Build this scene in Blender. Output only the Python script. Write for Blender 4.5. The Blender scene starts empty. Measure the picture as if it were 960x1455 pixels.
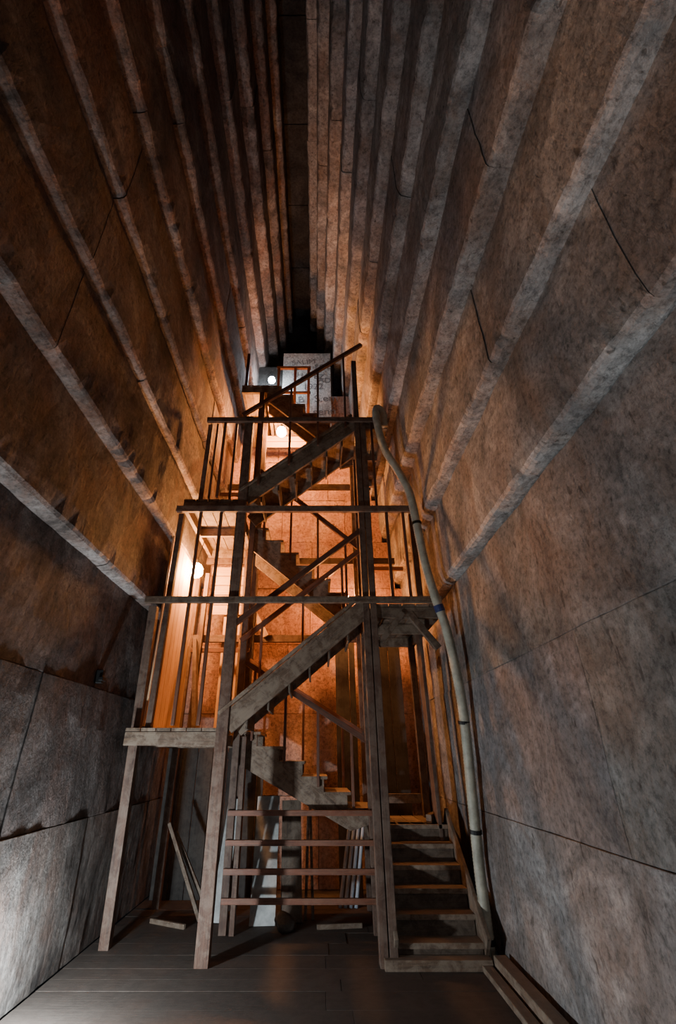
import bpy, bmesh, math, random
from mathutils import Vector, noise, Matrix
random.seed(7)
H=1.5   # eye height: coordinates below are relative to eye level, floor = -1.5
FL=-1.5
col=bpy.context.scene.collection

# ------------------------------------------------------------ materials
def newmat(name):
    m=bpy.data.materials.new(name); m.use_nodes=True
    nt=m.node_tree; nt.nodes.clear()
    o=nt.nodes.new('ShaderNodeOutputMaterial'); b=nt.nodes.new('ShaderNodeBsdfPrincipled')
    nt.links.new(b.outputs[0],o.inputs[0]); return m,nt,b
def ramp(nt,src,stops):
    r=nt.nodes.new('ShaderNodeValToRGB'); e=r.color_ramp.elements
    while len(e)<len(stops): e.new(0.5)
    for i,(p,c) in enumerate(stops):
        e[i].position=p; e[i].color=(*c,1) if len(c)==3 else c
    nt.links.new(src,r.inputs[0]); return r.outputs[0]
def noisen(nt,vec,scale,detail=6,rough=.6,dist=0):
    n=nt.nodes.new('ShaderNodeTexNoise'); n.inputs['Scale'].default_value=scale
    n.inputs['Detail'].default_value=detail; n.inputs['Roughness'].default_value=rough
    n.inputs['Distortion'].default_value=dist
    nt.links.new(vec,n.inputs['Vector']); return n.outputs['Fac']
def mapping(nt,vec,scale=(1,1,1),rot=(0,0,0)):
    m=nt.nodes.new('ShaderNodeMapping'); m.inputs['Scale'].default_value=scale; m.inputs['Rotation'].default_value=rot
    nt.links.new(vec,m.inputs['Vector']); return m.outputs[0]
def mix(nt,a,b,fac,mode='MIX'):
    m=nt.nodes.new('ShaderNodeMix'); m.data_type='RGBA'; m.blend_type=mode
    for s,v in ((m.inputs[6],a),(m.inputs[7],b),(m.inputs[0],fac)):
        if hasattr(v,'links'): nt.links.new(v,s)
        elif isinstance(v,(int,float)): s.default_value=v
        else: s.default_value=(*v,1)
    return m.outputs[2]
def math_(nt,op,a,b):
    m=nt.nodes.new('ShaderNodeMath'); m.operation=op
    for s,v in ((m.inputs[0],a),(m.inputs[1],b)):
        if hasattr(v,'links'): nt.links.new(v,s)
        else: s.default_value=v
    return m.outputs[0]
def bump(nt,b,h,strength,dist):
    n=nt.nodes.new('ShaderNodeBump'); n.inputs['Strength'].default_value=strength; n.inputs['Distance'].default_value=dist
    nt.links.new(h,n.inputs['Height']); nt.links.new(n.outputs[0],b.inputs['Normal'])

def stone(name,dark,mid,light,stain=(.25,.17,.11),stain_amt=.35):
    m,nt,b=newmat(name)
    tc=nt.nodes.new('ShaderNodeTexCoord').outputs['Object']
    at=nt.nodes.new('ShaderNodeAttribute'); at.attribute_name='tone'
    n1=noisen(nt,tc,1.5,10,.7,.9)
    base=ramp(nt,n1,[(.36,dark),(.5,mid),(.64,light)])
    n2=noisen(nt,mapping(nt,tc,(1,1,.6)),1.1,9,.72,1.4)
    st=ramp(nt,n2,[(.46,(0,0,0)),(.60,(1,1,1))])
    base=mix(nt,base,stain,math_(nt,'MULTIPLY',st,stain_amt))
    n3=noisen(nt,tc,22,7,.8)
    sp=ramp(nt,n3,[(.38,(.42,.42,.42)),(.5,(.95,.95,.95)),(.68,(1.35,1.35,1.35))])
    base=mix(nt,base,sp,.85,'MULTIPLY')
    n4=noisen(nt,mapping(nt,tc,(1,1,.4),(.6,0,0)),17,3,.6,.3)
    pt=ramp(nt,n4,[(.30,(.35,.33,.31)),(.37,(1,1,1))])
    base=mix(nt,base,pt,.8,'MULTIPLY')
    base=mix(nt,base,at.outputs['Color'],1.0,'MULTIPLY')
    nt.links.new(base,b.inputs['Base Color']); b.inputs['Roughness'].default_value=.92
    mp=mapping(nt,tc,(9,9,4),(.7,.1,.1)); c=noisen(nt,mp,1.6,4,.65,.6)
    g=noisen(nt,tc,42,6,.8); w=noisen(nt,tc,4,5,.6)
    h=math_(nt,'ADD',math_(nt,'MULTIPLY',c,.8),math_(nt,'ADD',math_(nt,'MULTIPLY',g,.6),math_(nt,'MULTIPLY',w,1.8)))
    bump(nt,b,math_(nt,'ADD',h,math_(nt,'MULTIPLY',n4,.8)),.85,.027)
    return m
def wood(name,dark,mid,dust,dust_amt=.5,rough=.7):
    m,nt,b=newmat(name)
    uv=nt.nodes.new('ShaderNodeUVMap').outputs[0]
    tc=nt.nodes.new('ShaderNodeTexCoord').outputs['Object']
    at=nt.nodes.new('ShaderNodeAttribute'); at.attribute_name='tone'
    mp=mapping(nt,uv,(2.5,45,1)); g=noisen(nt,mp,1,7,.65,.4)
    base=ramp(nt,g,[(.3,dark),(.62,mid)])
    n=noisen(nt,tc,9,8,.75,.5)
    d=ramp(nt,n,[(.42,(0,0,0)),(.58,(1,1,1))])
    base=mix(nt,base,dust,math_(nt,'MULTIPLY',d,dust_amt))
    ge=nt.nodes.new('ShaderNodeNewGeometry'); sx=nt.nodes.new('ShaderNodeSeparateXYZ'); nt.links.new(ge.outputs['Normal'],sx.inputs[0])
    up=ramp(nt,sx.outputs[2],[(.6,(0,0,0)),(.95,(1,1,1))])
    base=mix(nt,base,dust,math_(nt,'MULTIPLY',up,.5))
    base=mix(nt,base,at.outputs['Color'],1.0,'MULTIPLY')
    nt.links.new(base,b.inputs['Base Color']); b.inputs['Roughness'].default_value=rough
    bump(nt,b,math_(nt,'ADD',g,math_(nt,'MULTIPLY',n,.4)),.5,.006)
    return m
def plain(name,c,rough=.6,metal=0,var=.25,scale=12):
    m,nt,b=newmat(name)
    tc=nt.nodes.new('ShaderNodeTexCoord').outputs['Object']
    n=noisen(nt,tc,scale,5,.65)
    base=ramp(nt,n,[(.3,tuple(x*(1-var) for x in c)),(.7,tuple(min(1,x*(1+var*.5)) for x in c))])
    nt.links.new(base,b.inputs['Base Color']); b.inputs['Roughness'].default_value=rough; b.inputs['Metallic'].default_value=metal
    bump(nt,b,n,.2,.004); return m
def emit(name,c,s):
    m=bpy.data.materials.new(name); m.use_nodes=True; nt=m.node_tree; nt.nodes.clear()
    o=nt.nodes.new('ShaderNodeOutputMaterial'); e=nt.nodes.new('ShaderNodeEmission')
    e.inputs[0].default_value=(*c,1); e.inputs[1].default_value=s; nt.links.new(e.outputs[0],o.inputs[0]); return m

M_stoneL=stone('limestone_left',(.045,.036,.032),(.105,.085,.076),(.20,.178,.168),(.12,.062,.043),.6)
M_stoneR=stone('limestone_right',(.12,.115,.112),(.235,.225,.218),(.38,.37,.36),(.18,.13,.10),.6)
M_stoneB=stone('limestone_end_warm_bounce',(.34,.18,.13),(.50,.30,.22),(.62,.42,.33),(.42,.20,.13),.5)  # warm bounce on the end wall put into a reddish stone colour
M_dark=stone('shaded_stone',(.02,.018,.017),(.05,.046,.043),(.08,.075,.07),(.035,.028,.022),.5)  # near-black stone: shade of the recess and ceiling put into the colour
M_white=stone('whitewashed_stone',(.45,.45,.43),(.62,.62,.60),(.74,.74,.72),(.40,.37,.34),.4)
M_wood=wood('stair_timber',(.03,.014,.009),(.105,.05,.03),(.19,.14,.105),.45)
M_woodl=wood('stair_timber_dusty',(.05,.029,.018),(.145,.09,.056),(.28,.22,.165),.6)
M_lit=wood('bay_board_lit',(.36,.20,.10),(.60,.38,.20),(.55,.40,.28),.3)  # paler wood with the lamplight on the boards put into its colour
M_rail=wood('rail_timber_red',(.045,.016,.008),(.15,.05,.025),(.18,.11,.075),.25,.55)
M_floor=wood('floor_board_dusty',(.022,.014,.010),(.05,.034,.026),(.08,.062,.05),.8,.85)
M_shade=wood('shade_board_dark',(.012,.010,.009),(.035,.03,.026),(.06,.053,.047),.6,.85)  # near-black wood, shade around the stair put into the colour
M_pipe=plain('conduit_plastic',(.40,.38,.30),.55,0,.4,9)
M_blue=plain('blue_tape',(.02,.03,.12),.5)
M_panel=plain('painted_board',(.40,.41,.40),.7,0,.55,5)
M_tube=plain('tube_glass',(.45,.52,.60),.25)
M_black=plain('black_metal',(.012,.012,.012),.5,.3)
M_rock=plain('rubble',(.10,.085,.075),.95,0,.5,14)
M_ink=plain('charcoal_ink',(.22,.22,.22),.9)

# ------------------------------------------------------------ mesh helpers
def start():
    bm=bmesh.new(); bm.loops.layers.uv.new('UVMap'); bm.loops.layers.float_color.new('tone'); return bm
def tonef(bm,faces,t):
    l=bm.loops.layers.float_color['tone']
    for f in faces:
        for lp in f.loops: lp[l]=(t[0],t[1],t[2],1)
def finish(bm,name,mat,parent=None,smooth=False,bevel=0):
    bmesh.ops.recalc_face_normals(bm,faces=bm.faces[:])
    for v in bm.verts: v.co.z+=H
    me=bpy.data.meshes.new(name); bm.to_mesh(me); bm.free()
    me.materials.append(mat)
    if smooth:
        for p in me.polygons: p.use_smooth=True
    ob=bpy.data.objects.new(name,me); col.objects.link(ob)
    if parent: ob.parent=parent
    if bevel:
        md=ob.modifiers.new('bevel','BEVEL'); md.width=bevel; md.segments=2; md.limit_method='ANGLE'
    return ob
def empty(name):
    e=bpy.data.objects.new(name,None); col.objects.link(e); e.empty_display_size=.2; return e
def beam(bm,a,b,w,h,up=None,t=None):
    a=Vector(a); b=Vector(b); d=(b-a); L=d.length; d.normalize()
    if up is None: up=Vector((0,0,1)) if abs(d.z)<.9 else Vector((0,1,0))
    else: up=Vector(up)
    s=d.cross(up).normalized(); u=s.cross(d).normalized()
    vs=[]
    for e in (a,b):
        for (i,j) in ((-1,-1),(1,-1),(1,1),(-1,1)):
            vs.append(bm.verts.new(e+s*(i*w/2)+u*(j*h/2)))
    fs=[]
    uvl=bm.loops.layers.uv['UVMap']; ox=random.random()*20; oy=random.random()*20
    per=[0,w,w+h,2*w+h,2*w+2*h]
    for k in range(4):
        k2=(k+1)%4
        f=bm.faces.new((vs[k],vs[k2],vs[4+k2],vs[4+k])); fs.append(f)
        for lp,(uu,vv) in zip(f.loops,((0,per[k]),(0,per[k+1]),(L,per[k+1]),(L,per[k]))):
            lp[uvl].uv=(ox+uu,oy+vv)
    for q in ((3,2,1,0),(4,5,6,7)):
        f=bm.faces.new([vs[i] for i in q]); fs.append(f)
        for lp,(uu,vv) in zip(f.loops,((0,0),(0,w),(h*.3,w),(h*.3,0))): lp[uvl].uv=(ox+uu,oy+vv)
    k=random.uniform(.7,1.2) if t is None else t
    tonef(bm,fs,(k,k,k))
def prism(bm,pts,y0,y1,t=1.0):
    A=[bm.verts.new((x,y0,z)) for x,z in pts]; B=[bm.verts.new((x,y1,z)) for x,z in pts]
    fs=[bm.faces.new(A),bm.faces.new(B[::-1])]; n=len(pts)
    for i in range(n): fs.append(bm.faces.new((A[i],B[i],B[(i+1)%n],A[(i+1)%n])))
    uvl=bm.loops.layers.uv['UVMap']; o=random.random()*9
    ang=math.atan2(pts[len(pts)//2][1]-pts[0][1],pts[len(pts)//2][0]-pts[0][0])
    for f in fs:
        for lp in f.loops:
            c=lp.vert.co; lp[uvl].uv=(o+c.x*math.cos(ang)+c.z*math.sin(ang)+c.y*.2,o+c.y-c.x*math.sin(ang)+c.z*math.cos(ang))
    tonef(bm,fs,(t,t,t))
def tube(bm,pts,r,seg=10,ribs=None,t=1.0):
    rings=[]; n=len(pts); pts=[Vector(p) for p in pts]; ref=Vector((0,1,0))
    for i,p in enumerate(pts):
        d=(pts[min(i+1,n-1)]-pts[max(i-1,0)]).normalized()
        ref2=Vector((1,0,0)) if abs(d.dot(ref))>.95 else ref
        s=d.cross(ref2).normalized(); u=s.cross(d)
        rr=r if ribs is None else r*(1+ribs*(1 if i%2 else 0))
        rings.append([bm.verts.new(p+s*math.cos(2*math.pi*k/seg)*rr+u*math.sin(2*math.pi*k/seg)*rr) for k in range(seg)])
    fs=[]
    for i in range(n-1):
        for k in range(seg):
            fs.append(bm.faces.new((rings[i][k],rings[i][(k+1)%seg],rings[i+1][(k+1)%seg],rings[i+1][k])))
    fs.append(bm.faces.new(rings[0][::-1])); fs.append(bm.faces.new(rings[-1])); tonef(bm,fs,(t,t,t))
def spline(cp,n):
    cp=[Vector(c) for c in cp]; out=[]
    P=[cp[0]*2-cp[1]]+cp+[cp[-1]*2-cp[-2]]
    for i in range(1,len(P)-2):
        L=(P[i+1]-P[i]).length; m=max(2,int(L/n))
        for k in range(m):
            t=k/m; a,b,c,d=P[i-1],P[i],P[i+1],P[i+2]
            out.append(.5*((2*b)+(c-a)*t+(2*a-5*b+4*c-d)*t*t+(3*b-a-3*c+d)*t**3))
    out.append(cp[-1]); return out

# ------------------------------------------------------------ corbelled walls
def course(bm,side,xf,z0,z1,y0,y1,lip,cuts,seedv):
    ys=[y0]+cuts+[y1]
    g=.0018
    for bi in range(len(ys)-1):
        a=ys[bi]+g; b=ys[bi+1]-g
        if b-a<.05: continue
        off=random.uniform(-.006,.007); zo=random.uniform(-.010,.010) if lip>.02 else 0
        prof=[(.55,z0+.001),(.30,z0+.001),(.12,z0+.001),(lip*1.1,z0+.001),(lip*.35,z0+.001+lip*.3),(0,z0+.001+lip*1.0)]
        nz=6
        for k in range(1,nz): prof.append((0,z0+lip+(z1-z0-lip)*k/nz))
        prof+= [(0,z1-.004),(.003,z1-.001),(.55,z1-.001)]
        n=max(2,int((b-a)/.07)); rings=[]
        for i in range(n+1):
            y=a+(b-a)*i/n; ring=[]
            for j,(px,pz) in enumerate(prof):
                q=Vector((y*1.7+seedv*3.1,pz*1.7,side*5+px))
                d=noise.noise(q)*.014+noise.noise(q*4)*.008
                zz=pz
                if 2<j<6:
                    e=noise.noise(Vector((y*2.3+seedv*7,seedv*2.2,side)))
                    e2=noise.noise(Vector((y*9+seedv*7,seedv*5.2,side)))
                    d+=max(0,e)*lip*.7+max(0,e2)*lip*.8
                    zz=pz+max(0,e)*lip*.45+max(0,e2)*lip*.6
                x=xf+side*(px+off+(d if px<.2 else 0))
                ring.append(bm.verts.new((x,y,zz+(zo if j<6 else 0))))
            rings.append(ring)
        m=len(prof); fs=[]; under=[]
        for i in range(n):
            for j in range(m):
                f=bm.faces.new((rings[i][j],rings[i][(j+1)%m],rings[i+1][(j+1)%m],rings[i+1][j])); fs.append(f)
                if lip>.02 and j in (1,2,3,4): under.append(f)
        fs.append(bm.faces.new(rings[0][::-1])); fs.append(bm.faces.new(rings[-1]))
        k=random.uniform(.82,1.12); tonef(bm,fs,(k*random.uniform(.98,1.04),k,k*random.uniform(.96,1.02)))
        # light from below put into the tone: soffits and arrises paler than faces
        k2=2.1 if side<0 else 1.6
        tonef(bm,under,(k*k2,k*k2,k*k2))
def rcuts(y0,y1,a=1.2,b=2.6):
    out=[]; y=y0+random.uniform(.4,1.8)
    while y<y1-.5: out.append(y); y+=random.uniform(a,b)
    return out
Y0,Y1=-1.6,8.5
L=[(FL,-2.05),(-.48,-2.055),(.56,-2.06),(1.57,-1.93),(2.5,-1.82),(3.35,-1.73),(4.2,-1.64),(5.05,-1.52),(5.9,-1.40),(6.75,-1.27),(7.6,-1.12),(8.45,-.93),(9.2,-.76),(9.9,-.62),(10.6,0)]
R=[(FL,1.55),(-.45,1.552),(.68,1.555),(1.72,1.42),(2.6,1.29),(3.45,1.13),(4.3,.99),(5.15,.84),(6.0,.69),(6.85,.53),(7.7,.37),(8.55,.18),(9.3,.0),(9.95,-.17),(10.6,0)]
RC={0:[-.2,2.2,4.6],1:[.6,2.79,5.0],2:[1.2,3.04,5.3],3:[1.3,3.6,6.0],4:[.4,2.5,4.7],5:[1.6,3.3,5.4]}
LC={0:[.5,3.0,4.9],1:[1.4,3.6,5.8],2:[.3,2.4,4.5]}
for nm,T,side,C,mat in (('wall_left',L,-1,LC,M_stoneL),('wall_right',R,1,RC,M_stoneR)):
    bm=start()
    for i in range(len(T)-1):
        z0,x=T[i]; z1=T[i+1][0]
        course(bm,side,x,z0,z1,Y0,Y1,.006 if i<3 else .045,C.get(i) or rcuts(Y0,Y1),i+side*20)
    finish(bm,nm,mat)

def blockwall(bm,face,ydir,rows,thick=.5):
    for (z0,z1,xa,xb) in rows:
        xs=[xa]; x=xa+random.uniform(.5,1.2)
        while x<xb-.35: xs.append(x); x+=random.uniform(.7,1.4)
        xs.append(xb)
        for i in range(len(xs)-1):
            o=random.uniform(0,.02)*ydir
            a,b=xs[i]+.003,xs[i+1]-.003
            k=random.uniform(.85,1.1)
            beam(bm,(a,face+o+ydir*thick/2,(z0+z1)/2),(b,face+o+ydir*thick/2,(z0+z1)/2),thick,z1-z0-.006,t=k)
rows=[]
for i in range(len(L)-1):
    z0=L[i][0]; z1=L[i+1][0]
    if z1<=7.7: rows.append((z0,z1,L[i][1]-.03,R[min(i,12)][1]+.03))
rows[2]=(rows[2][0],rows[2][1],rows[2][2],1.58)
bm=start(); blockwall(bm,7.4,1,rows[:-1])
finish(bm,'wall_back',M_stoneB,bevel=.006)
bm=start()
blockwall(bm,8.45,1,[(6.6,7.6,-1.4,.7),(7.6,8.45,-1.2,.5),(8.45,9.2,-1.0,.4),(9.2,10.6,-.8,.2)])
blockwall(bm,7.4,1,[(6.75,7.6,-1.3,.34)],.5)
finish(bm,'wall_back_shade_recess',M_dark,bevel=.008)  # upper end wall set back to keep lamplight off, shade in its colour
bm=start(); beam(bm,(-.74,7.385,6.8),(.30,7.385,6.8),.03,2.35,t=1.0)
wp=finish(bm,'whitewashed_panel',M_white,bevel=.004)
for i,(s,x,z,sz) in enumerate((('SALIM',-.55,7.6,.2),('HAFEZ',-.45,7.25,.2),('1922',-.30,6.9,.22),('S.em',-.05,6.55,.26),('f.OL',-.05,7.5,.2),('senn',-.08,6.2,.26),('K.B',-.6,6.5,.24),('AD',.02,7.1,.2))):
    cu=bpy.data.curves.new('lettering',type='FONT'); cu.body=s; cu.size=sz; cu.extrude=.002; cu.materials.append(M_ink)
    t=bpy.data.objects.new('graffiti_lettering_%d'%(i+1),cu); col.objects.link(t)
    t.location=(x,7.366,z+H); t.rotation_euler=(math.pi/2,random.uniform(-.2,.1),0); t.parent=wp
bm=start(); blockwall(bm,-1.6,-1,[(a[0],b[0],a[1]-.03,c[1]+.03) for a,b,c in zip(L[:-1],L[1:],R[:-1])])
finish(bm,'wall_front',M_stoneR,bevel=.008)
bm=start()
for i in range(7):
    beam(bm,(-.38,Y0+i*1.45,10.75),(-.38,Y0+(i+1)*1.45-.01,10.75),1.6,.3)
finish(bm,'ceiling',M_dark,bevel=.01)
# floor boards
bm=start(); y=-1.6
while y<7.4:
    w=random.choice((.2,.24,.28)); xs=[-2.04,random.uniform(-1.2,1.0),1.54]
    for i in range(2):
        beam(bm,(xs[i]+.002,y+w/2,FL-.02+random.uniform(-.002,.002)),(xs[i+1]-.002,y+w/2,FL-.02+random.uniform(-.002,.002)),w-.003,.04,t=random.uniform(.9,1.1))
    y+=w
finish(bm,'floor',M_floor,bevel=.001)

# ------------------------------------------------------------ staircase
S=empty('wooden_staircase')
XL,XR=-.93,.58
F0,F1=5.0,5.70
B0,B1=5.80,6.5
posts=start(); dusty=start(); rails=start(); steps=start(); lit=start()
beam(posts,(XL,F0,FL),(XL,F0,4.15),.115,.10,t=1.15)
for dx in (-.035,.045): beam(posts,(XR+dx,F0,FL),(XR+dx,F0,5.2 if dx<0 else 4.1),.07,.11,t=.95)
beam(posts,(-1.87,5.38,FL),(-1.85,5.10,1.5),.09,.09,t=.95)
beam(posts,(-1.68,5.05,.2),(-1.68,5.05,2.66),.06,.07)
beam(posts,(-1.47,5.05,2.7),(-1.47,5.05,4.06),.06,.06)
beam(posts,(1.17,5.05,1.55),(1.17,5.05,2.66),.07,.06)
for x in (XL+.03,XR):
    beam(posts,(x,F1+.05,FL),(x,F1+.05,5.3 if x<0 else 4.1),.075,.075)
for x in (XL,XR+.02):
    beam(posts,(x,B1+.05,FL),(x,B1+.05,5.4),.085,.085)
beam(posts,(-1.8,B1+.1,FL),(-1.8,B1+.1,2.4),.08,.08)
beam(posts,(1.30,5.9,FL),(1.30,5.9,1.45),.04,.20)
beam(posts,(1.30,6.45,FL),(1.30,6.45,1.45),.08,.08)
def xb(bm,x0,x1,y,z,w=.05,h=.075,t=None): beam(bm,(x0,y,z),(x1,y,z),w,h,t=t)
xb(dusty,-1.90,1.38,4.94,1.535,.05,.07,.85)
xb(posts,-1.72,1.18,4.94,2.68,.05,.08,1.3)
xb(posts,-1.50,.86,4.94,4.07,.05,.07,1.1)
for z,xa,xc in ((1.48,-1.86,1.36),(2.66,-1.7,1.2),(4.0,-1.5,.9)):
    xb(posts,xa,xc,B1+.10,z,.05,.1)
def landing(x0,x1,y0,y1,z):
    for yy in (y0,(y0+y1)/2,y1): xb(dusty,x0,x1,yy,z-.095,.05,.12)
    for xx in (x0+.03,x1-.03): beam(dusty,(xx,y0,z-.095),(xx,y1,z-.095),.05,.11)
    x=x0
    while x<x1-.03:
        w=min(.145,x1-x); beam(dusty,(x+w/2,y0-.03,z-.015),(x+w/2,y1+.03,z-.015),w-.003,.03); x+=.15
landing(-1.88,XL-.03,F0,B1,.25)
landing(XR+.07,1.36,F0,B1,1.50)
landing(-1.66,XL-.03,F0,B1,2.84)
landing(XR+.07,.96,F0,B1,4.10)
landing(-1.25,-.80,B0,7.3,5.5)
landing(-.78,-.12,6.60,7.3,5.5)
landing(XR-.02,1.40,5.85,6.6,-.63)
beam(dusty,(1.30,F0,1.02),(1.02,F0,1.40),.06,.07); beam(dusty,(.66,F0-.02,1.05),(.95,F0-.02,1.40),.05,.06)
def flight(x0,z0,x1,z1,y0,y1,n,saw,bm=dusty):
    dx=(x1-x0)/n; dz=(z1-z0)/n
    d=Vector((x1-x0,0,z1-z0)).normalized(); nrm=Vector((-d.z,0,d.x))
    if nrm.z<0: nrm=-nrm
    for yy in (y0,y1-.045):
        if saw:
            pts=[(x0,z0)]
            for i in range(n):
                pts.append((x0+dx*i,z0+dz*(i+1)-.03)); pts.append((x0+dx*(i+1),z0+dz*(i+1)-.03))
            pts.append((x1,z1-.30)); pts.append((x0+dx*.9,z0-.06))
            prism(bm,pts,yy,yy+.045,random.uniform(.85,1.05))
        else:
            a=Vector((x0,yy+.022,z0-.02)); b=Vector((x1,yy+.022,z1-.02))
            beam(bm,a,b,.045,.20,up=nrm,t=.95)
            if yy==y0: beam(bm,a+nrm*.125+Vector((0,-.02,0)),b+nrm*.125+Vector((0,-.02,0)),.06,.035,up=nrm,t=1.15)
    for i in range(n):
        xc=x0+dx*(i+.5); z=z0+dz*(i+1)-.015-(0 if saw else .06)
        e=.0 if saw else .05
        beam(bm,(xc-dx*.08,y0-.02+e,z),(xc-dx*.08,y1+.02-e,z),abs(dx)+.04,.03,t=random.uniform(.8,1.1))
        if not saw: beam(bm,(xc+dx*.45,y0+.05,z-dz*.5),(xc+dx*.45,y1-.05,z-dz*.5),.02,abs(dz)*.8,t=.6)
def handrail(x0,z0,x1,z1,y,h,nb,ext=0,bot=0):
    d=Vector((x1-x0,0,z1-z0)).normalized()*ext
    beam(rails,Vector((x0,y,z0+h))-d,Vector((x1,y,z1+h))+d,.045,.06)
    for i in range(nb):
        t=(i+.5)/nb; x=x0+(x1-x0)*t; z=z0+(z1-z0)*t
        beam(rails,(x,y,z+bot),(x,y,z+h),.03,.03)
flight(XR,-.63,XL,.25,B0,B1,6,True)
flight(XL+.03,.30,XR-.02,1.50,F0-.03,F1-.05,7,False)
flight(XR,1.52,XL,2.84,B0,B1,7,True)
flight(XL+.03,2.88,XR-.02,4.10,F0-.03,F1-.05,7,False)
flight(XR,4.12,XL+.1,5.5,B0,B1-.35,7,True)
handrail(XR,-.63,XL,.27,B0-.02,.78,4)
handrail(XR,-.63,XL,.27,B1+.02,.9,3)
handrail(XL,.30,XR,1.50,F0-.02,.95,0)
handrail(XL,.30,XR,1.50,F1-.02,.95,3)
handrail(XR,1.52,XL,2.86,B0-.02,1.0,4)
handrail(XL,2.88,XR,4.10,F0-.06,1.35,4,.12)
for x in (-1.42,-1.17): beam(rails,(x,F0-.04,.27),(x,F0-.04,2.68),.035,.035)
for x in (-1.25,): beam(rails,(x,F0-.04,2.86),(x,F0-.04,4.05),.035,.035)
for x in (-1.36,-1.10): beam(rails,(x,F0+.0,2.86),(x,F0+.0,4.05),.03,.03)
for x in (.85,1.05): beam(rails,(x,F0-.04,1.53),(x,F0-.04,2.68),.035,.035)
for x in (.74,): beam(rails,(x,F0-.04,2.74),(x,F0-.04,4.07),.03,.03)
xb(rails,-1.75,XL,B1,1.3,.04,.06); xb(rails,-1.6,XL,B1,3.8,.04,.06); xb(rails,XR,1.3,B1,2.5,.04,.06)
beam(posts,(-1.45,6.0,.28),(-1.66,6.35,1.4),.05,.12)
beam(posts,(-1.05,6.45,.28),(-1.05,6.45,2.75),.06,.08)
beam(posts,(-1.62,6.45,.28),(-1.62,6.45,2.4),.06,.08)
# boards lining the bay around the lower lamp, its light in their colour
for i in range(9): beam(lit,(-1.80,5.30+i*.15,.28),(-1.80,5.30+i*.15,2.45),.025,.142,up=(0,1,0),t=random.uniform(.85,1.1))
for i in range(5): beam(lit,(-1.60,6.62,1.90+i*.15),(-.98,6.62,1.90+i*.15),.025,.14,t=random.uniform(.8,1.1))
beam(lit,(-1.0,6.55,2.0),(-.72,6.55,1.5),.05,.08)
for x in (-1.3,-1.1): beam(lit,(x,6.66,.3),(x,6.66,1.9),.03,.12,up=(1,0,0))
for x in (-.74,-.42,-.16): beam(rails,(x,6.60,5.5),(x,6.60,6.72),.05,.05)
beam(rails,(-1.2,5.85,5.5),(-1.2,5.85,6.3),.05,.05)
xb(rails,-.78,-.12,6.60,6.74,.05,.055); xb(rails,-.78,-.12,6.60,6.1,.03,.05)
for z in (5.30,5.16): xb(lit,-1.0,-.2,6.98,z,.03,.12)
for z in (-.52,-.775,-1.01,-1.24): xb(rails,XL,XR+.02,F1+.0,z,.035,.05,1.3)
beam(posts,(XL+.12,F1+.03,FL),(XL+.12,F1+.03,.2),.05,.06)
n=6
for i in range(n):
    z=FL+.145*(i+1); yy=F0+.16*i
    beam(steps,(.66,yy+.10,z-.02),(1.38,yy+.10,z-.02),.20,.04,t=random.uniform(.9,1.1))
    beam(steps,(.67,yy+.03,z-.095),(1.37,yy+.03,z-.095),.025,.11,t=.5)
for xx in (.645,1.395):
    beam(steps,(xx,F0-.03,FL+.10),(xx,F0+.95,FL+.92),.035,.24,t=.8)
beam(steps,(.54,F0-.05,FL+.035),(1.40,F0-.05,FL+.035),.12,.07,t=1.0)
beam(steps,(1.20,5.88,-.60),(1.42,6.35,-.60),.06,.10)
xb(steps,.60,1.36,6.58,-.45,.03,.1)
finish(posts,'posts_and_beams',M_wood,S,bevel=.004)
finish(dusty,'flights_and_landings',M_woodl,S,bevel=.003)
finish(rails,'handrails',M_rail,S,bevel=.003)
finish(steps,'bottom_steps',M_woodl,S,bevel=.004)
finish(lit,'bay_boards',M_lit,S,bevel=.003)
def shade_panel(name,x0,x1,y,z0,z1):  # dark boards added in place of the shade behind the stair
    bm=start(); x=x0
    while x<x1-.02:
        w=min(.2,x1-x); beam(bm,(x+w/2,y+random.uniform(-.006,.006),z0),(x+w/2,y,z1),w-.006,.025); x+=.2
    for z in (z0+.2,z1-.15): beam(bm,(x0,y+.03,z),(x1,y+.03,z),.04,.08)
    finish(bm,name,M_shade,None,bevel=.003)
shade_panel('shade_boards',-1.99,-.70,6.95,FL,.16)
shade_panel('shade_boards.001',.27,.56,7.0,FL,1.62)
shade_panel('shade_boards.002',.66,1.24,7.05,FL,1.60)

# ------------------------------------------------------------ flexible conduit
C=empty('flexible_conduit_pipe')
cp=[(1.45,5.12,FL+.0),(1.455,5.12,-.9),(1.45,5.02,-.3),(1.44,4.9,.45),(1.37,4.84,1.15),(1.28,4.82,1.55),(1.215,4.82,1.95),(1.17,4.80,2.4),(1.12,4.80,2.85),(1.0,4.82,3.2),(.87,4.82,3.5),(.81,4.84,3.9),(.80,4.85,4.15),(.84,4.87,4.22),(.90,4.9,4.15),(.92,4.93,3.95)]
bm=start(); tube(bm,spline(cp,.014),.046,14,.10); finish(bm,'corrugated_tube',M_pipe,C,True)
bm=start(); tube(bm,[(1.325,4.829,1.37),(1.305,4.823,1.44)],.053,16); finish(bm,'tape_band',M_blue,C)
bm=start()
for (p,q) in (((1.452,5.07,-.62),(1.452,5.065,-.59)),((1.44,4.93,.28),(1.44,4.925,.31)),((1.17,4.80,2.4),(1.168,4.80,2.43)),((1.452,5.12,-1.40),(1.452,5.12,-1.36))):
    tube(bm,[p,q],.056,14)
finish(bm,'pipe_clips',M_black,C)

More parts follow.
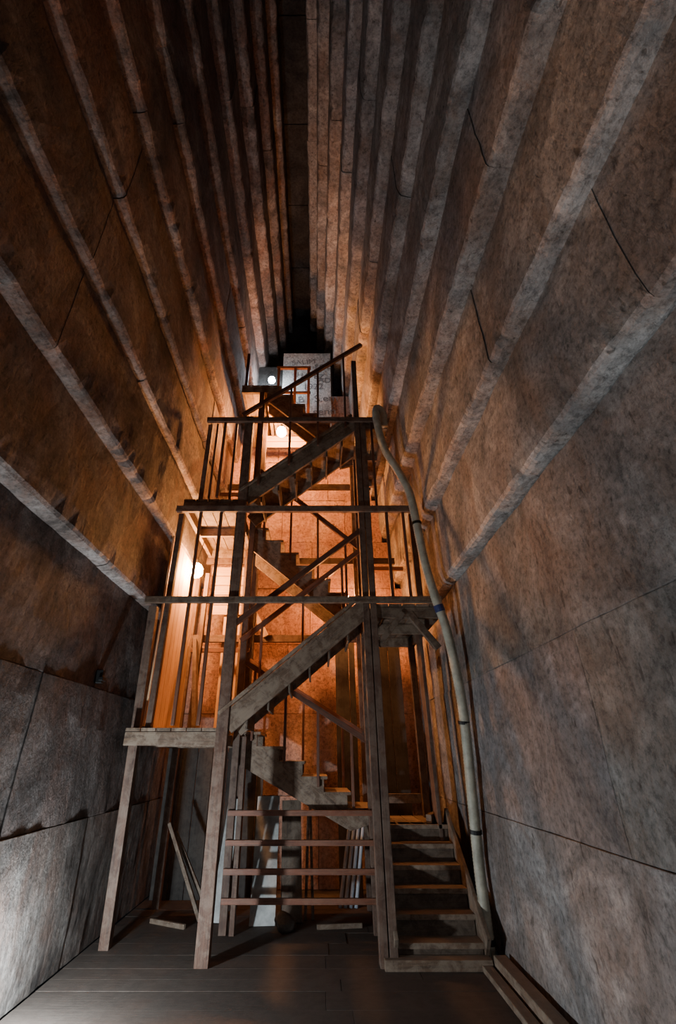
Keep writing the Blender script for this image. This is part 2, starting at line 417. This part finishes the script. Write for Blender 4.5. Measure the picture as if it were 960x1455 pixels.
# ------------------------------------------------------------ lamps
def bulb(name,loc,r,c,s,cordto):
    e=empty(name); x,y,z=loc
    bm=start(); bmesh.ops.create_uvsphere(bm,u_segments=16,v_segments=10,radius=r)
    for v in bm.verts:
        if v.co.z>0: v.co.z*=1.35
        v.co+=Vector(loc)
    finish(bm,'glass_bulb',emit('bulb_glow',c,s),e,True)
    bm=start(); tube(bm,[(x,y,z+r*1.2),(x,y,z+r*1.2+.07)],.022,12); tube(bm,[(x,y,z+r*1.2+.07),cordto],.006,6)
    finish(bm,'socket_and_cord',M_black,e)
bulb('light_bulb',(-1.66,5.95,2.25),.09,(1,.42,.13),1000,(-1.60,5.95,2.71))
bulb('light_bulb.001',(-.62,6.42,5.02),.085,(1,.37,.10),1250,(-.62,6.60,5.36))
bulb('caged_lamp',(-.93,7.05,6.85),.07,(.75,.88,1),230,(-.93,7.38,7.1))
bulb('light_bulb.002',(.45,6.75,2.1),.05,(1,.34,.09),1100,(.45,6.62,2.62))
W=empty('floodlight')
bm=start()
beam(bm,(-2.02,3.48,FL+.015),(-1.84,3.48,FL+.015),.16,.03); beam(bm,(-2.01,3.48,FL),(-2.01,3.48,FL+.24),.015,.03); beam(bm,(-1.85,3.48,FL),(-1.85,3.48,FL+.24),.015,.03)
beam(bm,(-1.93,3.46,FL+.22),(-1.93,3.51,FL+.235),.14,.14)
finish(bm,'housing_and_stand',M_black,W,bevel=.005)
def light(name,typ,loc,energy,c,size,parent=None):
    l=bpy.data.lights.new(name,typ); l.energy=energy; l.color=c; l.shadow_soft_size=size
    o=bpy.data.objects.new(name,l); col.objects.link(o); o.location=(loc[0],loc[1],loc[2]+H)
    if parent: o.parent=parent
    return o
light('flood_lamp','POINT',(-1.92,3.60,FL+.25),270,(.84,.94,1.0),.05,parent=W)
W2=empty('fill_lamp')  # added fill lamp and stand behind the camera, for ambient light
bm=start(); beam(bm,(.5,-.9,FL),(.5,-.9,FL+.5),.03,.03); beam(bm,(.35,-.9,FL+.015),(.65,-.9,FL+.015),.25,.03)
finish(bm,'stand',M_black,W2)
light('fill_light','POINT',(.5,-.9,FL+.62),38,(.9,.95,1.0),.1,parent=W2)

# ------------------------------------------------------------ stored things below the stair
bm=start(); beam(bm,(-.55,6.0,FL),(-.57,6.40,-.42),.26,.03,up=(0,1,0),t=1.1); finish(bm,'leaning_board',M_panel)
bm=start(); beam(bm,(-.26,6.1,FL),(-.30,6.42,-.46),.22,.03,up=(0,1,0),t=.6); finish(bm,'leaning_board.001',M_woodl)
bm=start(); beam(bm,(-1.02,6.1,FL),(-.98,6.45,-.45),.14,.03,up=(0,1,0),t=.6); finish(bm,'leaning_board.002',M_panel)
for i,(a,b) in enumerate((((-.12,6.2,FL),(-.10,6.42,-.6)),((-.04,6.2,FL),(-.08,6.42,-.5)),((-1.66,6.2,-.66),(-1.2,6.1,FL+.02)),((-1.6,6.28,-.75),(-1.12,6.22,FL+.02)),((-1.7,6.1,FL+.02),(-1.3,5.9,FL+.02)),((0,5.9,FL+.02),(.45,5.95,FL+.02)))):
    bm=start(); beam(bm,a,b,.03,.04,t=.8); finish(bm,'timber_batten' if i==0 else 'timber_batten.%03d'%i,M_woodl,bevel=.003)
for i in range(4):
    bm=start(); a=Vector((.26+.06*i,6.62,FL)); b=Vector((.44+.055*i,6.80,-.52)); tube(bm,[a,a+(b-a)*.03,b-(b-a)*.03,b],.021,12)
    finish(bm,'fluorescent_tube' if i==0 else 'fluorescent_tube.%03d'%i,M_tube,None,True)
bm=start(); bmesh.ops.create_icosphere(bm,subdivisions=3,radius=.10)
for v in bm.verts:
    v.co*=1+.6*noise.noise(v.co*8); v.co.z*=.8; v.co+=Vector((-.33,5.86,FL+.07))
tonef(bm,bm.faces,(1,1,1)); finish(bm,'rubble_stone',M_rock)
bm=start(); beam(bm,(1.44,.5,FL+.05),(1.46,4.9,FL+.05),.10,.10); beam(bm,(1.33,.5,FL+.02),(1.35,4.9,FL+.02),.08,.04)
finish(bm,'timber_kerb',M_woodl,bevel=.005)
bm=start(); beam(bm,(-2.03,4.5,.60),(-2.03,4.5,.72),.07,.05); beam(bm,(-2.0,4.5,.62),(-2.0,4.5,.655),.04,.09); finish(bm,'wall_bracket',M_black,bevel=.006)

# ------------------------------------------------------------ world, camera
w=bpy.data.worlds.new('world'); bpy.context.scene.world=w; w.use_nodes=True
w.node_tree.nodes['Background'].inputs[0].default_value=(.01,.012,.015,1); w.node_tree.nodes['Background'].inputs[1].default_value=.2
cam=bpy.data.cameras.new('camera'); co=bpy.data.objects.new('camera',cam); col.objects.link(co)
cam.sensor_fit='AUTO'; cam.sensor_width=36; cam.lens=650/1455*36; cam.shift_x=30/1455; cam.clip_start=.02
co.location=(0,0,H); co.rotation_euler=(math.radians(90+28.13),0,0)
bpy.context.scene.camera=co
